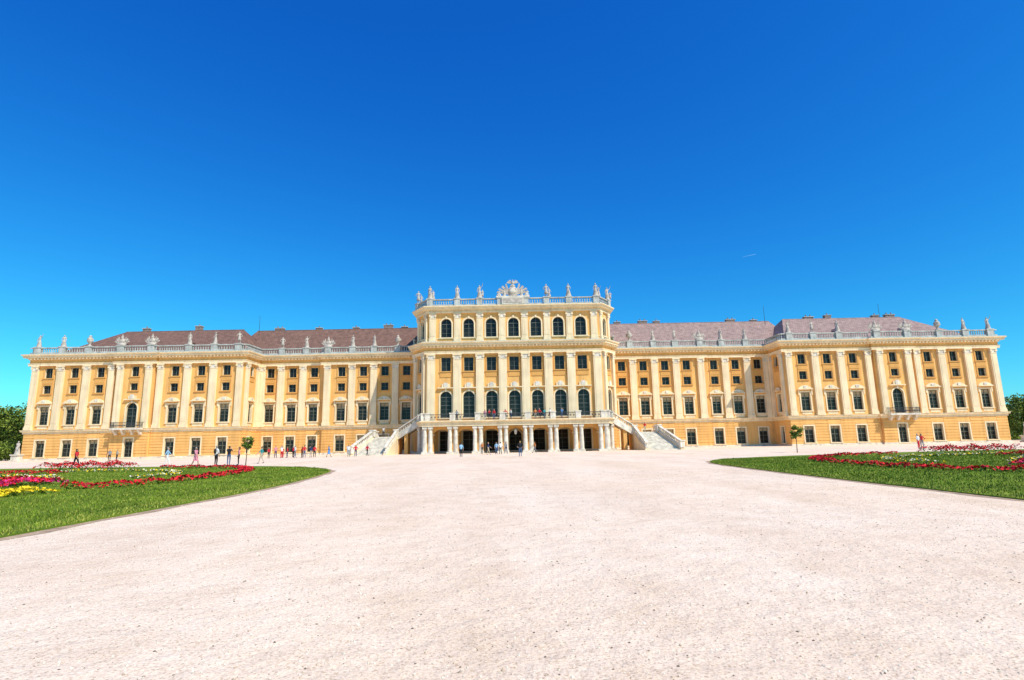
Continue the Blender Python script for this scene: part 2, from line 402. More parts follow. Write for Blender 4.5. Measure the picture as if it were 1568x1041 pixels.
for s in(-1,1): colpair(CX+s*15.6,94.3,.3,.0)
for x in colx:
    ter.box(CX+x-.8,CX+x+.8,91.6,92.3,0,4.28,'ochre')
    ter.box(CX+x-.9,CX+x+.9,91.52,92.38,2.9,3.08,'cream')
for k in range(-3,4):
    x=CX+4*k; n=8; r=1.2
    for j in range(n):
        t0=math.pi*j/n;t1=math.pi*(j+1)/n
        x0=x-r*math.cos(t0);x1=x-r*math.cos(t1);z0=3.1+.75*math.sin(t0);z1=3.1+.75*math.sin(t1)
        ter.hexa([(x0,91.65,z0),(x1,91.65,z1),(x1,92.25,z1),(x0,92.25,z0),(x0,91.65,4.28),(x1,91.65,4.28),(x1,92.25,4.28),(x0,92.25,4.28)],'ochre')
ter.lathe(CX,91.2,3.0,[(.02,1.25),(.02,.75)],6,'iron'); ter.lathe(CX,91.2,2.85,[(.05,0),(.2,.15),(.28,.7),(.1,.9)],8,'stone')
TR=offs(TP,.02)
for i in range(len(TR)-1):
    fr=Fr(TR[i],TR[i+1])
    if i in(0,4): continue
    peds=[fr.len/2+x for x in colx] if i==2 else [.3,fr.len-.35]
    for p in peds:
        fr.box(ter,p-.42,p+.42,-.5,.1,5.22,6.25,'stone'); fr.box(ter,p-.5,p+.5,-.58,.18,6.25,6.42,'stone')
    cur=0; sp=[]
    for p in peds:
        if p-.42>cur: sp.append((cur,p-.42))
        cur=p+.42
    if fr.len>cur: sp.append((cur,fr.len))
    for a,b in sp:
        if b-a<.2: continue
        fr.box(ter,a,b,-.24,-.16,6.14,6.22,'iron'); fr.box(ter,a,b,-.23,-.17,5.32,5.37,'iron')
        n=max(1,int((b-a)/.17))
        for k in range(n):
            t=a+(k+.5)*(b-a)/n; fr.box(ter,t-.02,t+.02,-.215,-.185,5.37,6.14,'iron')
            if k%3==1: fr.box(ter,t-.09,t+.09,-.212,-.19,5.62,5.88,'iron')

def lerp(a,b,t): return tuple(a[i]+(b[i]-a[i])*t for i in range(len(a)))
def stair(mb,A,Bp,A2,B2,zt,zb,n,slab=None,m='stone'):
    for i in range(n):
        t0,t1=i/n,(i+1)/n; z=zt-(i+1)*(zt-zb)/(n+1)
        q=[lerp(A,A2,t0),lerp(A,A2,t1),lerp(Bp,B2,t1),lerp(Bp,B2,t0)]
        zl=0 if slab is None else max(0,z-slab)
        mb.hexa([(x,y,zl) for x,y in q]+[(x,y,z) for x,y in q],m)
for s,nm in((-1,'stairs_west'),(1,'stairs_east')):
    st=MB(); X=lambda v:CX+s*v
    a,b=sorted((X(24.0),X(20.3))); st.box(a,b,96.3,99.6,0,2.9,'cream')
    st.box(a-.08,b+.08,96.22,99.68,2.7,2.93,'stone')
    stair(st,(X(24),96.2),(X(20.3),96.2),(X(26),90.3),(X(20.9),90.3),2.9,0,16)
    stair(st,(X(16.2),95.0),(X(16.2),97.9),(X(20.2),96.4),(X(20.2),99.4),5.2,2.9,13,.7)
    for e,(tx,bx) in enumerate(((24.2,26.25),(20.1,20.65))):
        w=.3
        st.hexa([(X(tx)-w,96.2,0),(X(tx)+w,96.2,0),(X(bx)+w,90.1,0),(X(bx)-w,90.1,0),(X(tx)-w,96.2,3.0),(X(tx)+w,96.2,3.0),(X(bx)+w,90.1,.25),(X(bx)-w,90.1,.25)],'cream')
        balrun(st,(X(tx),96.2,3.0),(X(bx),90.1,.25),'stone',[0,6.2],.3,.42,1.1)
    balrun(st,(X(20.1),96.5,2.95),(X(20.1),95.6,2.95),'stone',[],.3,.42,1.05)
    balrun(st,(X(24.1),96.4,2.93),(X(24.1),99.5,2.93),'stone',[0],.3,.42,1.1)
    balrun(st,(X(20.2),96.4,3.0),(X(16.3),94.9,5.25),'stone',[0],.28,.42,1.1)
    st.hexa([(X(20.3),96.1,2.2),(X(16.3),94.6,4.45),(X(16.3),95.0,4.45),(X(20.3),96.5,2.2),(X(20.3),96.1,3.02),(X(16.3),94.6,5.27),(X(16.3),95.0,5.27),(X(20.3),96.5,3.02)],'stone')
    a,b=sorted((X(18.1),X(18.7))); st.box(a,b,95.7,98.2,0,3.35,'ochre')
    a,b=sorted((X(20.28),X(19.7))); st.box(a,b,96.4,99.3,0,2.6,'ochre')
    st.build(nm,palace)

wall.build('walls',palace); trim.build('pilasters_and_cornices',palace); win.build('windows',palace)
bal.build('roof_balustrade',palace); roof.build('roof',palace); ter.build('garden_terrace',palace)

# ------------------------------------------------------------ figures
def seg_dist(p,a,b):
    ab=b-a; t=max(0,min(1,(p-a).dot(ab)/max(1e-9,ab.dot(ab)))); return (p-(a+ab*t)).length
def tube(V,F,pts,rad,n=5):
    i=len(V)
    for k,p in enumerate(pts):
        d=(pts[min(k+1,len(pts)-1)]-pts[max(k-1,0)]).normalized(); u=d.orthogonal().normalized(); w=d.cross(u)
        for j in range(n):
            a=2*math.pi*j/n; V.append(p+(u*math.cos(a)+w*math.sin(a))*rad[k])
    for k in range(len(pts)-1):
        for j in range(n): F.append((i+k*n+j,i+k*n+(j+1)%n,i+(k+1)*n+(j+1)%n,i+(k+1)*n+j))
    F.append(tuple(i+j for j in range(n))[::-1]); e=i+(len(pts)-1)*n; F.append(tuple(e+j for j in range(n)))
POSES={
 'stand':dict(st=0,aL=(.08,-.02,0),aR=(.08,-.04,0)),
 'walk':dict(st=.28,aL=(.06,-.2,.1),aR=(.06,.16,0)),
 'walk2':dict(st=.2,aL=(.07,.15,0),aR=(.07,-.18,.2)),
 'photo':dict(st=.03,aL=(.02,-.15,'face'),aR=(.02,-.15,'face')),
 'raise':dict(st=.1,aL=(.1,-.05,0),aR=(.3,0,'up')),
 'hips':dict(st=.05,aL=(.22,.05,'hip'),aR=(.22,.05,'hip')),
}
def figure_mesh(name,mats,pose='stand',skirt=0,hair_long=False,female=False,backpack=False,sleeve=.5,shorts=False):
    p=POSES[pose]; st=p['st']; sw=.17 if not female else .15
    J={}
    J['pel']=(0,0,.96);J['spi']=(0,.0,1.13);J['che']=(0,0,1.32);J['nk']=(0,.01,1.45);J['nk2']=(0,0,1.52);J['hd']=(0,-.012,1.60);J['tp']=(0,0,1.69)
    R={'pel':(.15,.11),'spi':(.125,.095),'che':(.155,.11),'nk':(.065,.06),'nk2':(.055,.055),'hd':(.078,.09),'tp':(.065,.075)}
    E=[('pel','spi','shirt'),('spi','che','shirt'),('che','nk','shirt'),('nk','nk2','skin'),('nk2','hd','skin'),('hd','tp','hair')]
    hands=[]
    for s,n in((-1,'L'),(1,'R')):
        f=s*st
        J['hip'+n]=(s*.09,0,.9); J['kn'+n]=(s*.1,-f*.45-.03,.5); J['an'+n]=(s*.1,-f+(.06 if f<0 else 0),.085+(.05 if f<0 else 0)); J['to'+n]=(s*.12,J['an'+n][1]-.17,.035)
        R['hip'+n]=(.09,.095);R['kn'+n]=(.058,.06);R['an'+n]=(.04,.045);R['to'+n]=(.04,.03)
        E+=[('pel','hip'+n,'pants'),('hip'+n,'kn'+n,'pants'),('kn'+n,'an'+n,'skin' if shorts or skirt==1 else 'pants'),('an'+n,'to'+n,'shoe')]
        ax,ay,mode=p['a'+n]
        sh_=Vector((s*sw,0,1.39)); el=sh_+Vector((s*ax,ay,-.27)); 
        if mode=='face': el=sh_+Vector((s*.06,-.2,-.12)); wr=Vector((s*.07,-.33,1.52))
        elif mode=='up': el=sh_+Vector((s*.2,-.03,.18)); wr=el+Vector((s*.06,-.04,.25))
        elif mode=='hip': wr=Vector((s*.18,-.04,1.0))
        else: wr=el+Vector((s*.01,-.05-mode,-.24+abs(mode)*.3))
        J['sh'+n]=sh_;J['el'+n]=el;J['wr'+n]=wr; d=(wr-el).normalized(); J['ha'+n]=wr+d*.09
        R['sh'+n]=(.065,.065);R['el'+n]=(.043,.043);R['wr'+n]=(.028,.03);R['ha'+n]=(.04,.02)
        E+=[('che','sh'+n,'shirt'),('sh'+n,'el'+n,'shirt'),('el'+n,'wr'+n,'shirt' if sleeve>.8 else 'skin'),('wr'+n,'ha'+n,'skin')]
        hands.append((s,wr,d,J['ha'+n]))
    names=list(J); me=bpy.data.meshes.new('tmp'); me.from_pydata([tuple(J[k]) for k in names],[(names.index(a),names.index(b)) for a,b,_ in E],[])
    o=link(bpy.data.objects.new('tmp',me)); md=o.modifiers.new('s','SKIN'); md.use_smooth_shade=True
    for i,k in enumerate(names):
        sv=me.skin_vertices[0].data[i]; sv.radius=R[k]; sv.use_root=(k=='pel')
    sb=o.modifiers.new('ss','SUBSURF'); sb.levels=1
    dg=bpy.context.evaluated_depsgraph_get(); em=o.evaluated_get(dg).to_mesh()
    V=[v.co.copy() for v in em.vertices]; F=[tuple(f.vertices) for f in em.polygons]
    bpy.data.objects.remove(o)
    idx={'skin':0,'shirt':1,'pants':2,'hair':3,'shoe':4}; MI=[]
    segs=[(Vector(J[a]),Vector(J[b]),l,min(R[a][0],R[b][0])) for a,b,l in E]
    for f in F:
        c=sum((V[i] for i in f),Vector())/len(f)
        best=min(segs,key=lambda q:seg_dist(c,q[0],q[1])-q[3]); l=best[2]
        if c.z>1.53 and abs(c.x)<.13 and l in('skin','hair') and abs(c.y)<.16: l='hair' if (c.y>.0 or c.z>1.67) else 'skin'
        if l=='shirt' and .0<c.z<.98: l='pants'
        MI.append(idx[l])
    def add(pts,rad,mi,n=5):
        k=len(F); tube(V,F,pts,rad,n); MI.extend([mi]*(len(F)-k))
    for s,wr,d,ha in hands:
        side=Vector((0,1,0)) if abs(d.y)<.8 else Vector((1,0,0)); side=(side-d*side.dot(d)).normalized(); pn=d.cross(side)*s
        for k,(o_,ln) in enumerate(((-.028,.062),(-.010,.075),(.010,.07),(.028,.055))):
            b=ha+side*o_-d*.01; add([b,b+d*ln*.6,b+d*ln*.9-pn*.025],[.010,.009,.007],0,4)
        b=wr+d*.04-side*.03; add([b,b-side*.03+d*.03,b-side*.035+d*.06],[.012,.010,.008],0,4)
    add([Vector((0,-.10,1.61)),Vector((0,-.125,1.585))],[.010,.017],0,5)
    for s in(-1,1):
        add([Vector((s*.078,.0,1.575)),Vector((s*.09,.012,1.62))],[.013,.018],0,5)
        add([Vector((s*.032,-.092,1.618)),Vector((s*.032,-.106,1.618))],[.013,.009],3,5)
    add([Vector((-.025,-.10,1.555)),Vector((.025,-.10,1.555))],[.008,.008],3,4)
    def ell(c,r,mi,n=8,m=5,zmin=-1):
        k=len(V); 
        for j in range(m+1):
            t=-math.pi/2+math.pi*j/m
            for q in range(n): V.append(Vector((c[0]+r[0]*math.cos(t)*math.cos(2*math.pi*q/n),c[1]+r[1]*math.cos(t)*math.sin(2*math.pi*q/n),c[2]+r[2]*math.sin(t))))
        for j in range(m):
            for q in range(n): F.append((k+j*n+q,k+j*n+(q+1)%n,k+(j+1)*n+(q+1)%n,k+(j+1)*n+q)); MI.append(mi)
    ell((0,.03,1.655),(.088,.09,.075),3)
    if hair_long: ell((0,.06,1.55),(.08,.05,.14),3)
    if backpack: ell((0,.16,1.25),(.15,.09,.23),4)
    if skirt:
        zb=.45 if skirt==1 else .03; k=len(V); n=18; rows=6; rb=.24 if skirt==1 else .34
        for j in range(rows+1):
            t=j/rows; z=1.04+(zb-1.04)*t; r=.135+(rb-.135)*t**.8
            for q in range(n):
                a=2*math.pi*q/n; rr=r*(1+.1*t*math.sin(a*6+t*2)); V.append(Vector((rr*math.cos(a),rr*.85*math.sin(a)-st*.1*t,z)))
        for j in range(rows):
            for q in range(n): F.append((k+j*n+q,k+(j+1)*n+q,k+(j+1)*n+(q+1)%n,k+j*n+(q+1)%n)); MI.append(2)
    out=bpy.data.meshes.new(name); out.from_pydata([tuple(v) for v in V],[],F)
    for q in mats: out.materials.append(q)
    out.polygons.foreach_set('material_index',MI); out.polygons.foreach_set('use_smooth',[True]*len(F)); out.update()
    zmin=min(v.z for v in V)
    for v in out.vertices: v.co.z-=zmin
    return out
def place(name,me,loc,rot=0,sc=1,parent=None):
    o=bpy.data.objects.new(name,me); o.location=loc; o.rotation_euler=(0,0,rot); o.scale=(sc,)*3; link(o)
    if parent:o.parent=parent
    return o
ST=[M['stoned']]*5
var=[figure_mesh('statue_a',ST,'stand',2),figure_mesh('statue_b',ST,'raise',2,True),figure_mesh('statue_c',ST,'hips',1),figure_mesh('statue_d',ST,'walk2',2)]
um=MB()
um.lathe(0,0,0,[(.35,0),(.35,.12),(.16,.25),(.14,.4),(.42,.75),(.5,1.05),(.42,1.25),(.5,1.35),(.35,1.45),(.2,1.6),(.28,1.75),(.05,2.0)],14,'stoned')
for s in(-1,1): um.lathe(s*.5,0,.75,[(.05,0),(.12,.25),(.05,.5)],6,'stoned')
urn=um.build('urn_tmp',smooth=True); urn_me=urn.data; bpy.data.objects.remove(urn); urn_me.name='roof_urn'
tm=MB()
tm.lathe(0,0,0,[(.8,0),(.75,.2),(.5,.45),(.55,.7),(.4,1.05),(.3,1.25)],12,'stoned',1,.6)
tm.lathe(0,0,1.2,[(.2,0),(.27,.15),(.25,.38),(.1,.52),(.12,.6),(.03,.85)],10,'stoned')
for s in(-1,1):
    for k,(dx,dz) in enumerate(((1.0,1.35),(1.25,.9),(.7,1.6))):
        x1,z1=s*dx,dz; tm.hexa([(s*.2-.05,-.05,.3),(s*.2+.05,-.05,.3),(s*.2+.05,.05,.3),(s*.2-.05,.05,.3),(x1-.04,-.04,z1),(x1+.04,-.04,z1),(x1+.04,.04,z1),(x1-.04,.04,z1)],'stoned')
        tm.hexa([(x1*.55,-.03,z1*.45),(x1*.62,-.03,z1*.3),(x1*.62,.03,z1*.3),(x1*.55,.03,z1*.45),(x1*.95,-.05,z1),(x1*1.12,-.05,z1*.75),(x1*1.12,.05,z1*.75),(x1*.95,.05,z1)],'stoned')
    tm.lathe(s*.5,-.1,.0,[(.3,0),(.32,.3),(.2,.6)],8,'stoned',1,.5)
tr=tm.build('trophy_tmp',smooth=False); tr_me=tr.data; bpy.data.objects.remove(tr); tr_me.name='roof_trophy'
pat={88.2:'s',83.65:'s',78.8:'u',72.5:'t',66.9:'t',60.2:'s',55.45:'s',51.0:'s',45.35:'s',40.6:'s',36.2:'t',31.4:'s',27.2:'s',22.6:'u'}
k=0
for x,y,z,b in statue_spots:
    ty=pat.get(round(abs(b),2),'s')
    if ty=='s': place('roof_statue',var[k%4],(x,y,z-.02),random.uniform(-.6,.6),1.3,palace); k+=1
    elif ty=='u': place('roof_urn',urn_me,(x,y,z-.02),0,1.05,palace)
    else: place('roof_trophy',tr_me,(x,y,z-.02),0,1.0,palace)
for j,(x,y,z) in enumerate(top_spots):
    if y>105: continue
    place('roof_statue',var[(j+1)%4],(x,y,z-.02),random.uniform(-.5,.5),1.4,palace)
    if j%3!=0: place('roof_statue',var[(j+2)%4],(x+.55,y+.1,z-.02),random.uniform(-1,1),.95,palace)
cr=MB(); y=97.95; z0=25.86
cr.box(CX-3.0,CX+3.0,y-.35,y+.6,z0+1.38,z0+1.6,'stone')
cr.box(CX-2.0,CX+2.0,y-.5,y+.5,z0+0.05,z0+1.38,'stone')
cr.box(CX-1.7,CX+1.7,y-.56,y-.5,z0+.35,z0+1.15,'stoned')
zc=z0+1.6
cr.lathe(CX,y,zc,[(.7,0),(.85,.4),(.9,.9),(.75,1.4),(.4,1.7),(.5,1.85),(.4,2.0),(.15,2.2),(.1,2.4)],14,'stoned',1,.45)
cr.lathe(CX,y-.35,zc+.3,[(.1,0),(.5,.3),(.55,.6),(.35,.95),(.05,1.1)],12,'stone',1,.4)
for s in(-1,1):
    for q,(dx,dz,w) in enumerate(((1.9,2.0,.3),(2.5,1.55,.3),(2.8,1.0,.28),(1.25,2.4,.25))):
        x1=CX+s*dx
        cr.hexa([(CX+s*.5,y-.12,zc+.5),(CX+s*.7,y-.12,zc+.25),(CX+s*.7,y+.12,zc+.25),(CX+s*.5,y+.12,zc+.5),(x1-s*w*.5,y-.07,zc+dz),(x1+s*w*.5,y-.07,zc+dz-.3),(x1+s*w*.5,y+.07,zc+dz-.3),(x1-s*w*.5,y+.07,zc+dz)],'stoned')
    cr.lathe(CX+s*2.5,y,zc,[(.4,0),(.35,.3),(.2,.55),(.05,.7)],8,'stoned',1.2,.6)
cr.lathe(CX,y,zc+2.2,[(.12,0),(.25,.25),(.2,.5),(.12,.62),(.14,.75),(.03,.88)],8,'stoned')
for s in(-1,1):
    for dz,dx in((1.05,.55),(.9,.85),(.65,1.0)):
        cr.hexa([(CX+s*.1,y-.06,zc+2.4),(CX+s*.25,y-.06,zc+2.3),(CX+s*.25,y+.06,zc+2.3),(CX+s*.1,y+.06,zc+2.4),(CX+s*(dx-.12),y-.04,zc+2.0+dz),(CX+s*(dx+.12),y-.04,zc+1.85+dz),(CX+s*(dx+.12),y+.04,zc+1.85+dz),(CX+s*(dx-.12),y+.04,zc+2.0+dz)],'stoned')
crest=cr.build('heraldic_crest',palace)
for s in(-1,1): place('crest_figure',var[1 if s<0 else 3],(CX+s*1.55,y,zc-.01),s*.6,1.0,palace)

# ------------------------------------------------------------ ground
def ground_mat():
    m=bpy.data.materials.new('gravel'); m.use_nodes=True; nt=m.node_tree;N=nt.nodes;L=nt.links;b=N['Principled BSDF']
    b.inputs['Roughness'].default_value=.95; b.inputs['Specular IOR Level'].default_value=.1
    tc=N.new('ShaderNodeTexCoord')
    def noise(s,d=5,st=None,ro=.5):
        n=N.new('ShaderNodeTexNoise'); n.inputs['Scale'].default_value=s;n.inputs['Detail'].default_value=d; n.inputs['Roughness'].default_value=ro
        if st:
            mp=N.new('ShaderNodeMapping'); mp.inputs['Scale'].default_value=st; L.new(tc.outputs['Object'],mp.inputs['Vector']); L.new(mp.outputs['Vector'],n.inputs['Vector'])
        else: L.new(tc.outputs['Object'],n.inputs['Vector'])
        return n
    big=noise(.09,6); mid=noise(1.1,8,None,.62); fine=noise(32,8,None,.7); foot=noise(3.6,5,None,.6); trk=noise(.35,5,(1,.25,1))
    vo=N.new('ShaderNodeTexVoronoi'); vo.inputs['Scale'].default_value=60; L.new(tc.outputs['Object'],vo.inputs['Vector'])
    def mul(a,bs,f):
        x=N.new('ShaderNodeMix');x.data_type='RGBA';x.blend_type='MULTIPLY';x.inputs[0].default_value=f
        L.new(a,x.inputs[6]);L.new(bs,x.inputs[7]);return x.outputs[2]
    def ramp(src,p0,c0,p1,c1):
        r=N.new('ShaderNodeValToRGB');r.color_ramp.elements[0].position=p0;r.color_ramp.elements[1].position=p1
        r.color_ramp.elements[0].color=(*c0,1);r.color_ramp.elements[1].color=(*c1,1);L.new(src,r.inputs['Fac']);return r.outputs['Color']
    c=ramp(big.outputs['Fac'],.35,(.99,.765,.56),.65,(.99,.80,.63))
    c=mul(c,ramp(trk.outputs['Fac'],.35,(.90,.87,.84),.6,(1,1,1)),.9)
    c=mul(c,ramp(mid.outputs['Fac'],.32,(.87,.84,.80),.58,(1,1,1)),.85)
    c=mul(c,ramp(fine.outputs['Fac'],.34,(.62,.56,.49),.54,(1.0,1.0,1.0)),.75)
    sep=N.new('ShaderNodeSeparateColor'); L.new(vo.outputs['Color'],sep.inputs[0])
    c=mul(c,ramp(sep.outputs[0],.0,(.55,.48,.40),.2,(1,1,1)),.7)
    L.new(c,b.inputs['Base Color'])
    def bump(src,st,dist,prev=None):
        bp=N.new('ShaderNodeBump');bp.inputs['Strength'].default_value=st;bp.inputs['Distance'].default_value=dist
        L.new(src,bp.inputs['Height'])
        if prev: L.new(prev,bp.inputs['Normal'])
        return bp.outputs['Normal']
    n1=bump(foot.outputs['Fac'],.6,.08); n2=bump(fine.outputs['Fac'],.6,.015,n1)
    L.new(n2,b.inputs['Normal'])
    return m
me=bpy.data.meshes.new('gravel_ground'); Lg=6000
me.from_pydata([(-Lg,-Lg,0),(Lg,-Lg,0),(Lg,Lg,0),(-Lg,Lg,0)],[],[(0,1,2,3)]); me.materials.append(ground_mat()); link(bpy.data.objects.new('gravel_ground',me))

def npmesh(name,V,k,mats,mi=None):
    V=np.asarray(V,dtype=np.float32).reshape(-1,3); n=len(V)//k
    me=bpy.data.meshes.new(name); me.vertices.add(len(V)); me.vertices.foreach_set('co',V.ravel())
    me.loops.add(n*k); me.loops.foreach_set('vertex_index',np.arange(n*k,dtype=np.int32))
    me.polygons.add(n); me.polygons.foreach_set('loop_start',np.arange(0,n*k,k,dtype=np.int32)); me.polygons.foreach_set('loop_total',np.full(n,k,dtype=np.int32))
    for q in mats: me.materials.append(q)
    if mi is not None: me.polygons.foreach_set('material_index',np.asarray(mi,dtype=np.int32))
    me.update(calc_edges=True); return link(bpy.data.objects.new(name,me))
n=22000
d=3.2+28*rng.random(n)**1.35; x=(rng.random(n)-.5)*2*(d*1.05); r=.004+.010*rng.random(n)**3+.0004*d
oct_=np.array([(1,0,0),(0,1,0),(-1,0,0),(0,-1,0),(0,0,.7),(0,0,-.4)]); tri=[(0,1,4),(1,2,4),(2,3,4),(3,0,4)]
V=[]
for i in range(n):
    if abs(x[i]-1.0)>11 and d[i]>9: continue
    o=oct_*r[i]*(.7+.6*rng.random((6,3))); 
    for t in tri:
        for q in t: V.append((x[i]+o[q][0],d[i]+o[q][1],o[q][2]+.001))
npmesh('loose_gravel_stones',V,3,[mat('pebble',(.92,.76,.58),.9,.3,9),mat('pebble_tan',(.6,.45,.30),.9,.3,9),mat('pebble_dark',(.22,.17,.13),.9,.3,9)],rng.choice([0,0,0,0,0,0,1,1,2],len(V)//12).repeat(4))

# ---- lawns
PAX=1.2
edgeL=[(-11.2,2),(-11.2,12),(-11.1,22),(-11.6,28),(-12.3,33),(-13.2,37.5),(-15,41.5),(-18,45.5),(-22,48.8),(-28,51.5),(-36,53.5),(-48,55.5),(-75,58)]
edgeR=[(-11.3,2),(-11.35,12),(-11.3,22),(-11.4,28),(-11.6,33),(-12.0,38),(-13.2,42.0),(-16,46),(-21,49.2),(-28,52),(-36,54),(-48,56),(-75,58)]
def smooth(pts,n=6):
    out=[]
    for i in range(len(pts)-1):
        p0=pts[max(i-1,0)];p1=pts[i];p2=pts[i+1];p3=pts[min(i+2,len(pts)-1)]
        for k in range(n):
            t=k/n; out.append(tuple(.5*((2*p1[j])+(-p0[j]+p2[j])*t+(2*p0[j]-5*p1[j]+4*p2[j]-p3[j])*t*t+(-p0[j]+3*p1[j]-3*p2[j]+p3[j])*t**3) for j in range(2)))
    out.append(pts[-1]); return out
GM=mat('lawn_grass',(.19,.245,.02),.9,.25,.35,.6,60,col2=(.11,.175,.013),spec=.12)
BL=[mat('grass_blade',(.21,.29,.022),.8,.3,.5,spec=.2),mat('grass_blade_dry',(.40,.40,.07),.8,.2,3,spec=.2),mat('grass_blade_dark',(.11,.19,.014),.8,.3,.6,spec=.2)]
soil=mat('soil_edge',(.50,.34,.21),.95,.2,3,.4,30)
from mathutils.geometry import tessellate_polygon
def inpoly(px,py,poly):
    c=np.zeros(len(px),bool); j=len(poly)-1
    for i in range(len(poly)):
        xi,yi=poly[i];xj,yj=poly[j]
        if yi!=yj: c^=((yi>py)!=(yj>py))&(px<(xj-xi)*(py-yi)/(yj-yi)+xi)
        j=i
    return c
for s in(-1,1):
    edge=smooth(edgeL if s<0 else edgeR)
    poly=[(PAX+(-s)*a,b) for a,b in edge]+[(PAX-s*-75,2)]
    V3=[Vector((a,b,0)) for a,b in poly]; T=tessellate_polygon([V3])
    mb=[(a,b,.035) for a,b in poly]; n=len(mb)
    F=[tuple(t) for t in T]+[(i,(i+1)%n,(i+1)%n+n,i+n) for i in range(n)]
    me=bpy.data.meshes.new('lawn'); me.from_pydata(mb+[(a,b,-.01) for a,b,_ in mb],[],F); me.materials.append(GM); lawn=link(bpy.data.objects.new('lawn',me))
    E2=[(PAX-s*(a+.3+.08*math.sin(b*1.7)+.05*math.sin(b*5.3) if a>-14 else a+.15),b+(.0 if a>-14 else .25)) for a,b in edge]; E1=[(PAX-s*a,b) for a,b in edge]
    me=bpy.data.meshes.new('soil_border'); q=len(E1)
    me.from_pydata([(a,b,.006) for a,b in E1]+[(a,b,.004) for a,b in E2],[],[(i,i+1,i+1+q,i+q) for i in range(q-1)]); me.materials.append(soil); o=link(bpy.data.objects.new('soil_border',me)); o.parent=lawn
    cnt=120000
    yy=8+38*rng.random(cnt)**1.6; xx=11+30*rng.random(cnt)**1.25; xx=PAX+s*xx
    k=inpoly(xx,yy,poly); xx=xx[k];yy=yy[k];c=len(xx)
    h=.03+.05*rng.random(c); w=.006+.0006*yy; a=rng.random(c)*6.28; lx=(rng.random(c)-.5)*.06; ly=(rng.random(c)-.5)*.06
    V=np.zeros((c,3,3)); V[:,0]=np.stack([xx-w*np.cos(a),yy-w*np.sin(a),np.full(c,.033)],1); V[:,1]=np.stack([xx+w*np.cos(a),yy+w*np.sin(a),np.full(c,.033)],1); V[:,2]=np.stack([xx+lx,yy+ly,.035+h],1)
    ed=np.abs(np.abs(xx-PAX)-11.3)<.8; bm=rng.choice([0,0,0,1,2,2],c); bm=np.where(ed&(rng.random(c)<.4),1,bm)
    o=npmesh('grass_blades',V,3,BL,bm); o.parent=lawn

# ---- flower beds
def fm(n,c): return mat(n,c,.7,.2,6,spec=.2)
FL={'red':fm('red_petals',(.80,.02,.03)),'pink':fm('magenta_petals',(.82,.05,.25)),'yellow':fm('yellow_petals',(.95,.66,.02)),'white':fm('white_petals',(.85,.78,.55)),'leaf':fm('bedding_leaves',(.10,.18,.02)),'dred':fm('dark_red_petals',(.42,.01,.02)),'leaf2':fm('bedding_leaves_light',(.2,.28,.04))}
def quads(P_,size,up=.6):
    n=len(P_); nrm=rng.normal(size=(n,3)); nrm[:,2]=np.abs(nrm[:,2])+up; nrm/=np.linalg.norm(nrm,axis=1)[:,None]
    r=rng.normal(size=(n,3)); u=np.cross(nrm,r); u/=np.linalg.norm(u,axis=1)[:,None]; v=np.cross(nrm,u)
    s=(size*(.6+.8*rng.random(n)))[:,None]; V=np.zeros((n,4,3)); V[:,0]=P_-u*s;V[:,1]=P_-v*s*.8;V[:,2]=P_+u*s;V[:,3]=P_+v*s*.8
    return V
def bed(name,path,width,cols,h=.32,dens=90,closed=False):
    dens=int(dens*1.35)
    pts=smooth(path,8); L=sum(math.dist(pts[i],pts[i+1]) for i in range(len(pts)-1)); n=int(L*width*dens)
    pa=np.array(pts); seg=np.linalg.norm(np.diff(pa,axis=0),axis=1); cum=np.concatenate([[0],np.cumsum(seg)])
    t=rng.random(n)*cum[-1]; px=np.interp(t,cum,pa[:,0]); py=np.interp(t,cum,pa[:,1])
    i=np.clip(np.searchsorted(cum,t)-1,0,len(seg)-1); dr=np.diff(pa,axis=0)[i]/seg[i][:,None]
    w=(rng.random(n)-.5); px+=-dr[:,1]*w*width; py+=dr[:,0]*w*width
    lump=.75+.25*np.sin(px*3.1)*np.cos(py*2.7)
    hz=h*lump*(1-(2*w)**4*.6); lf=rng.random(n)<.26
    z=.04+hz*np.where(lf,rng.random(n)*.85,.75+.3*rng.random(n))
    mi=np.where(lf,0,1+rng.integers(0,len(cols),n))
    return npmesh(name,quads(np.stack([px,py,z],1),.065),4,[FL['leaf']]+[FL[c] for c in cols],mi)
for s in(-1,1):
    f=lambda pts:[(PAX-s*a,b) for a,b in pts]
    bed('red_flower_border',f([(-20.3,24.3),(-18.8,25.2),(-17.9,28),(-18.0,33),(-19.3,39),(-22,43.5),(-26,46.5),(-31,48.3)]),.8,['red','red','dred'],.3)
    bed('red_flower_bed',f([(-34,48.5),(-38,49.6),(-42,49.8)]),2.6,['red','dred','red'],.75,70)
    bed('red_flower_bed',f([(-46,47),(-53,48.5),(-62,49)]),2.6,['red','pink','dred'],.6,60)
    bed('yellow_flower_bed',f([(-19.2,21.6),(-21.5,21.9),(-26,21.5)]),2.1,['yellow'],.28,120)
    bed('magenta_flower_bed',f([(-23.5,27.3),(-26,28),(-31,28)]),2.4,['pink','red'],.35,90)
    bed('white_flower_border',f([(-22.5,32),(-22.8,36.5),(-25.5,40.5),(-31,43),(-38,44)]),.7,['white','yellow','leaf2'],.22,80)
    bed('white_flower_border',f([(-26,31),(-29,34.5),(-34,37),(-42,38.5)]),.7,['white','yellow','leaf2'],.22,80)
    bed('red_flower_border',f([(-25,29.8),(-29,32),(-34,33.5),(-42,34.5),(-50,35)]),.8,['red','dred'],.3,80)
    bed('red_flower_border',f([(-33,40.5),(-39,41.5),(-48,42),(-58,42)]),.9,['red','dred'],.35,70)

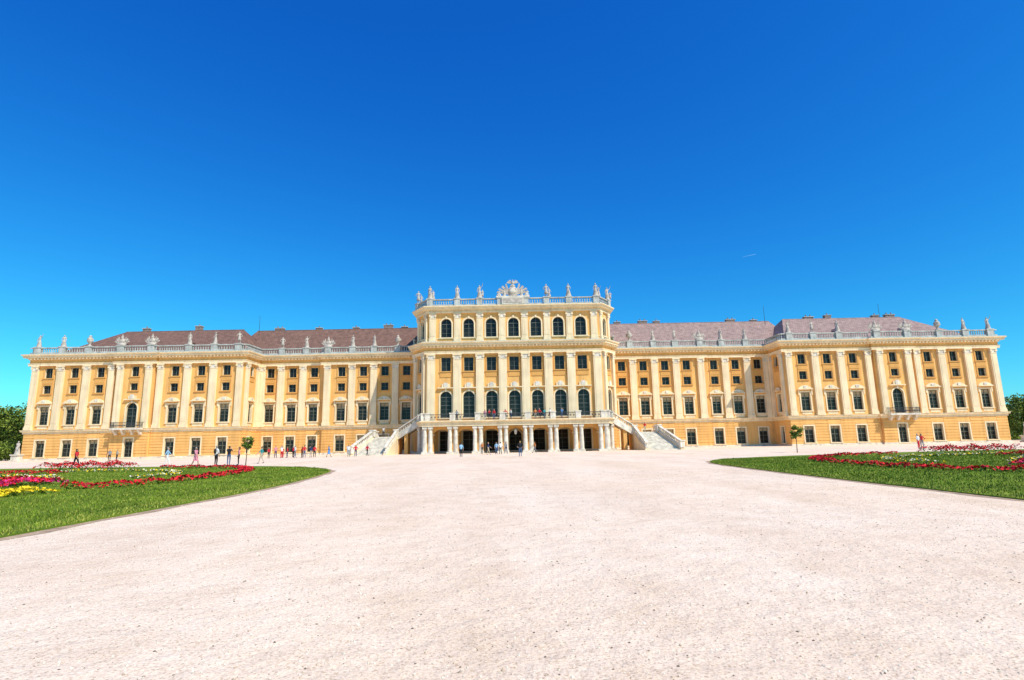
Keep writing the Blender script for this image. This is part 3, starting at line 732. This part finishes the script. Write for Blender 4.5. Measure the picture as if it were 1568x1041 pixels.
# ------------------------------------------------------------ trees
bark=mat('tree_bark',(.16,.11,.07),.9,.2,6,.4,20)
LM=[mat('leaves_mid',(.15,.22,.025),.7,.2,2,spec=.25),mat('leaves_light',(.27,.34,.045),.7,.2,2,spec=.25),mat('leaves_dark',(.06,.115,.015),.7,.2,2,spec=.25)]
RM=[mat('copper_leaves',(.12,.03,.03),.7,.2,2),mat('copper_leaves_light',(.25,.05,.06),.7,.2,2),mat('copper_leaves_dark',(.05,.02,.015),.7,.2,2)]
def tree(name,loc,h,crown_r,crown_h,trunk_r,nleaf,leaf,mats=LM,clumps=26,base=.35):
    V=[];F=[]; cz=h-crown_h/2
    def tb(p): tube(V,F,[Vector(q) for q in p[0]],p[1],7)
    tb(([(0,0,-.05),(.02*h,0,h*base),(0,.02*h,cz+crown_h*.2)],[trunk_r,trunk_r*.7,trunk_r*.25]))
    C=[]
    for i in range(clumps):
        u=rng.normal(size=3); u/=np.linalg.norm(u); q=rng.random()**.45
        c=np.array([u[0]*crown_r*q,u[1]*crown_r*q,cz+u[2]*crown_h*.5*q]); C.append(c)
        if i<9: tb(([(0,0,h*base+.1*i*crown_h*.3),(c[0]*.5,c[1]*.5,(h*base+c[2])/2+.1),tuple(c)],[trunk_r*.4,trunk_r*.22,trunk_r*.08]))
    me=bpy.data.meshes.new('trunk'); me.from_pydata([tuple(v) for v in V],[],F); me.materials.append(bark)
    e=empty(name,loc); o=link(bpy.data.objects.new('trunk_and_limbs',me)); o.parent=e
    C=np.array(C); ci=rng.integers(0,clumps,nleaf); rad=crown_r*(.22+.2*rng.random(clumps)); d=rng.normal(size=(nleaf,3)); d/=np.linalg.norm(d,axis=1)[:,None]
    Pp=C[ci]+d*(rad[ci]*rng.random(nleaf)**.4)[:,None]
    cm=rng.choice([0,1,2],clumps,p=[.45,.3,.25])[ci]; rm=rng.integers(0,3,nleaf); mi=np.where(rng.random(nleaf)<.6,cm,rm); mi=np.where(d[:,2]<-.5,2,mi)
    o=npmesh('foliage',quads(Pp,leaf,.2),4,mats,mi); o.parent=e
tree('small_ornamental_tree',(-24.9,53.2,0),2.6,.62,1.1,.05,1300,.06,clumps=16,base=.5)
tree('small_ornamental_tree',(29.6,60,0),2.7,.72,1.3,.05,1500,.065,clumps=18,base=.5)
for x,y,h,r in((-104,112,10.5,5.5),(-112,104,9,5),(-99,122,9.5,4.5),(-108,128,12,6),(103,122,8,4.5),(110,112,6.5,4.5),(114,126,9,5)):
    tree('deciduous_tree',(x,y,0),h,r,h*.78,.3,9000,.2,clumps=46,base=.2)
for x,y,h,r in((-79,84,2.4,2.0),(-83,88,3.2,2.2),(-76,80,1.6,1.5)):
    tree('copper_shrub',(x,y,0),h,r,h*.9,.06,2600,.09,mats=RM,clumps=18,base=.1)
for x,y in((-99,101),(-96,108),(98,106),(104,102)):
    tree('green_shrub',(x,y,0),3.2,2.8,3.0,.08,3500,.12,clumps=24,base=.1)
def hedge(name,x0,x1,y0,y1,h):
    n=9000; P_=np.stack([x0+(x1-x0)*rng.random(n),y0+(y1-y0)*rng.random(n)**2,h*rng.random(n)],1)
    top=rng.random(n)<.3; P_[top,2]=h+rng.normal(size=top.sum())*.15
    o=npmesh(name,quads(P_,.28,.1),4,LM,rng.integers(0,3,n))
    mb=MB(); mb.box(x0+.2,x1-.2,y0+.4,y1,0,h-.15,'dark'); mm=mb.build('hedge_core',o,mats=[LM[2]]); 
    mm.data.polygons.foreach_set('material_index',[0]*6)
hedge('clipped_hedge',-160,-95,132,136,7.5); hedge('clipped_hedge',95,160,132,136,5)

for x,y,sc in((-83.5,96,1.25),(87.0,97,1.25),):
    e=empty('garden_statue',(x,y,0)); mb=MB()
    mb.box(-.7,.7,-.7,.7,0,.25,'stone'); mb.box(-.55,.55,-.55,.55,.25,1.0,'stone'); mb.box(-.68,.68,-.68,.68,1.0,1.18,'stone')
    mb.build('pedestal',e); place('figure',var[3] if x<0 else var[1],(0,0,1.16),.3,1.3,e)

# ------------------------------------------------------------ people
def cm(n,c): return mat(n,c,.85,.1,8,spec=.2)
skin=[cm('skin_fair',(.55,.33,.23)),cm('skin_tan',(.42,.24,.15))]
hair=[cm('hair_dark',(.03,.02,.015)),cm('hair_brown',(.12,.07,.035)),cm('hair_blond',(.4,.28,.12)),cm('hair_grey',(.35,.33,.3))]
clo={k:cm('cloth_'+k,c) for k,c in dict(red=(.6,.03,.04),white=(.75,.74,.7),black=(.02,.02,.025),navy=(.03,.05,.14),blue=(.12,.3,.6),lblue=(.3,.5,.68),pink=(.65,.25,.3),grey=(.25,.25,.26),beige=(.5,.42,.3),jeans=(.08,.13,.24),orange=(.7,.25,.08),teal=(.05,.3,.3)).items()}
shoe=cm('shoe_leather',(.05,.04,.035))
def person(x,y,pose,shirt,pants,rot=0,z=0,sc=1.0,**kw):
    me=figure_mesh('person',[random.choice(skin),clo[shirt],clo[pants],random.choice(hair),shoe],pose,**kw)
    o=place('person',me,(x,y,z),math.radians(rot),sc)
person(-41.3,54,'walk','red','black',80,hair_long=True,female=True,sc=1.05)
person(-58,82,'stand','grey','black',20); person(-57.2,82.4,'hips','beige','black',-30)
person(-33,54.5,'walk2','lblue','white',110,backpack=True,sc=1.04)
person(-30.3,54.5,'walk','pink','pink',70,skirt=1,female=True,hair_long=True,sc=1.02)
person(-28.1,54,'stand','white','black',160,sc=1.08,backpack=True)
person(-27.3,54.8,'photo','black','jeans',190,sc=1.05)
person(-26.2,54.5,'stand','pink','black',-60,female=True,hair_long=True)
person(-25.6,58,'walk2','teal','beige',-80)
for i,(x,y,a,b) in enumerate(((-35.6,83,'red','black'),(-33.3,84,'red','navy'),(-32.7,84.7,'red','black'),(-32.0,83.6,'white','jeans'),(-31.3,84.5,'red','black'),(-30.7,83.8,'red','jeans'),(-30.1,84.8,'navy','beige'),(-29.3,84,'red','black'),(-34.4,85,'red','red'),(-35.1,84.2,'pink','navy'),(-33.8,83.2,'white','red'))):
    person(x,y,['stand','hips','photo','walk2'][i%4],a,b,random.uniform(-180,180),sc=random.uniform(.92,1.05),female=i%2==0,hair_long=i%2==0)
person(-27.2,84,'walk','blue','blue',90,female=True,skirt=1)
person(-24.3,84,'stand','white','grey',30); person(-23.4,84.5,'hips','red','navy',200)
person(-22.6,88,'walk','red','black',150); 
person(-6.3,68,'stand','lblue','black',190); 
person(-3.6,80,'walk2','navy','beige',100); person(-2.5,80.6,'stand','lblue','jeans',10,female=True); person(-1.9,79.8,'hips','white','black',200)
person(-1.2,84,'walk','grey','navy',20); person(-4.8,86,'stand','orange','black',-20,female=True,hair_long=True)
person(.7,66,'hips','black','jeans',185,sc=1.03); person(3.1,86,'walk','orange','grey',-90)
for i,(x,a,b,po) in enumerate(((-9.4,'grey','black','stand'),(-4.9,'pink','white','stand'),(-4.2,'red','black','photo'),(-3.4,'red','jeans','stand'),(-1.6,'red','navy','hips'),(-.7,'white','navy','photo'),(3.2,'orange','beige','stand'),(3.9,'red','black','hips'),(4.7,'teal','jeans','stand'),(5.6,'white','red','stand'),(7.5,'blue','jeans','photo'))):
    person(CX+x,90.75+.25*(i%3),po,a,b,random.uniform(-35,35),z=5.22,female=i%2==1,hair_long=i%2==1)
person(46.6,66,'stand','white','red',20); person(47.3,66.4,'hips','red','grey',-30,female=True,hair_long=True)
person(CX+22.2,97.6,'stand','red','beige',0,z=2.93)
person(CX-22.6,97.4,'photo','white','black',0,z=2.93)

# faint contrail
V=[];F=[]
tube(V,F,[Vector((1645,3830,1264)),Vector((1690,3830,1274)),Vector((1735,3830,1283)),Vector((1750,3830,1286))],[.2,.9,1.0,.3],8)
me=bpy.data.meshes.new('contrail'); me.from_pydata([tuple(v) for v in V],[],F); me.materials.append(mat('vapour',(.25,.5,.8),1,.05,.01)); link(bpy.data.objects.new('contrail_cloud',me))

# ------------------------------------------------------------ light
EL,AZ=48,131
w=bpy.data.worlds.new('World'); S.world=w; w.use_nodes=True; N=w.node_tree.nodes; L=w.node_tree.links
sky=N.new('ShaderNodeTexSky'); sky.sky_type='NISHITA'; sky.sun_disc=False; sky.sun_elevation=math.radians(EL); sky.sun_rotation=math.radians(AZ)
sky.air_density=1.0; sky.dust_density=.3; sky.ozone_density=2.5
def mth(op,a,b):
    n=N.new('ShaderNodeMath'); n.operation=op; L.new(a,n.inputs[0]); n.inputs[1].default_value=b; return n.outputs[0]
sp=N.new('ShaderNodeSeparateColor'); cb=N.new('ShaderNodeCombineColor'); L.new(sky.outputs[0],sp.inputs[0])
STR=.15
# per-channel tone of the clear sky (deep polarised blue)
for i,(pre,pw,post) in enumerate(((.13*.35,1.9,2.6),(.13*.85,1.3,1.34),(.13*1.25,.72,1.02))):
    v=mth('MULTIPLY',sp.outputs[i],pre); v=mth('POWER',v,pw); v=mth('MULTIPLY',v,post/STR); L.new(v,cb.inputs[i])
bg=N['Background']; L.new(cb.outputs[0],bg.inputs['Color']); bg.inputs['Strength'].default_value=STR
sl=bpy.data.lights.new('sun','SUN'); sl.energy=5.0; sl.angle=math.radians(.5); sl.color=(1,.95,.86)
so=link(bpy.data.objects.new('sun',sl)); dv=Vector((math.sin(math.radians(AZ))*math.cos(math.radians(EL)),math.cos(math.radians(AZ))*math.cos(math.radians(EL)),math.sin(math.radians(EL))))
so.rotation_euler=dv.to_track_quat('Z','Y').to_euler(); so.location=dv*50
S.view_settings.view_transform='Standard'; S.view_settings.look='None'; S.view_settings.exposure=0
cam=bpy.data.cameras.new('camera'); cam.lens=19.75; cam.sensor_width=36; cam.clip_end=20000; cam.clip_start=.05
co=link(bpy.data.objects.new('camera',cam)); co.matrix_world=Matrix.Translation((0,0,1.65))@Matrix.Rotation(math.radians(100.3),4,'X')@Matrix.Rotation(math.radians(-1.1),4,'Z')
S.camera=co
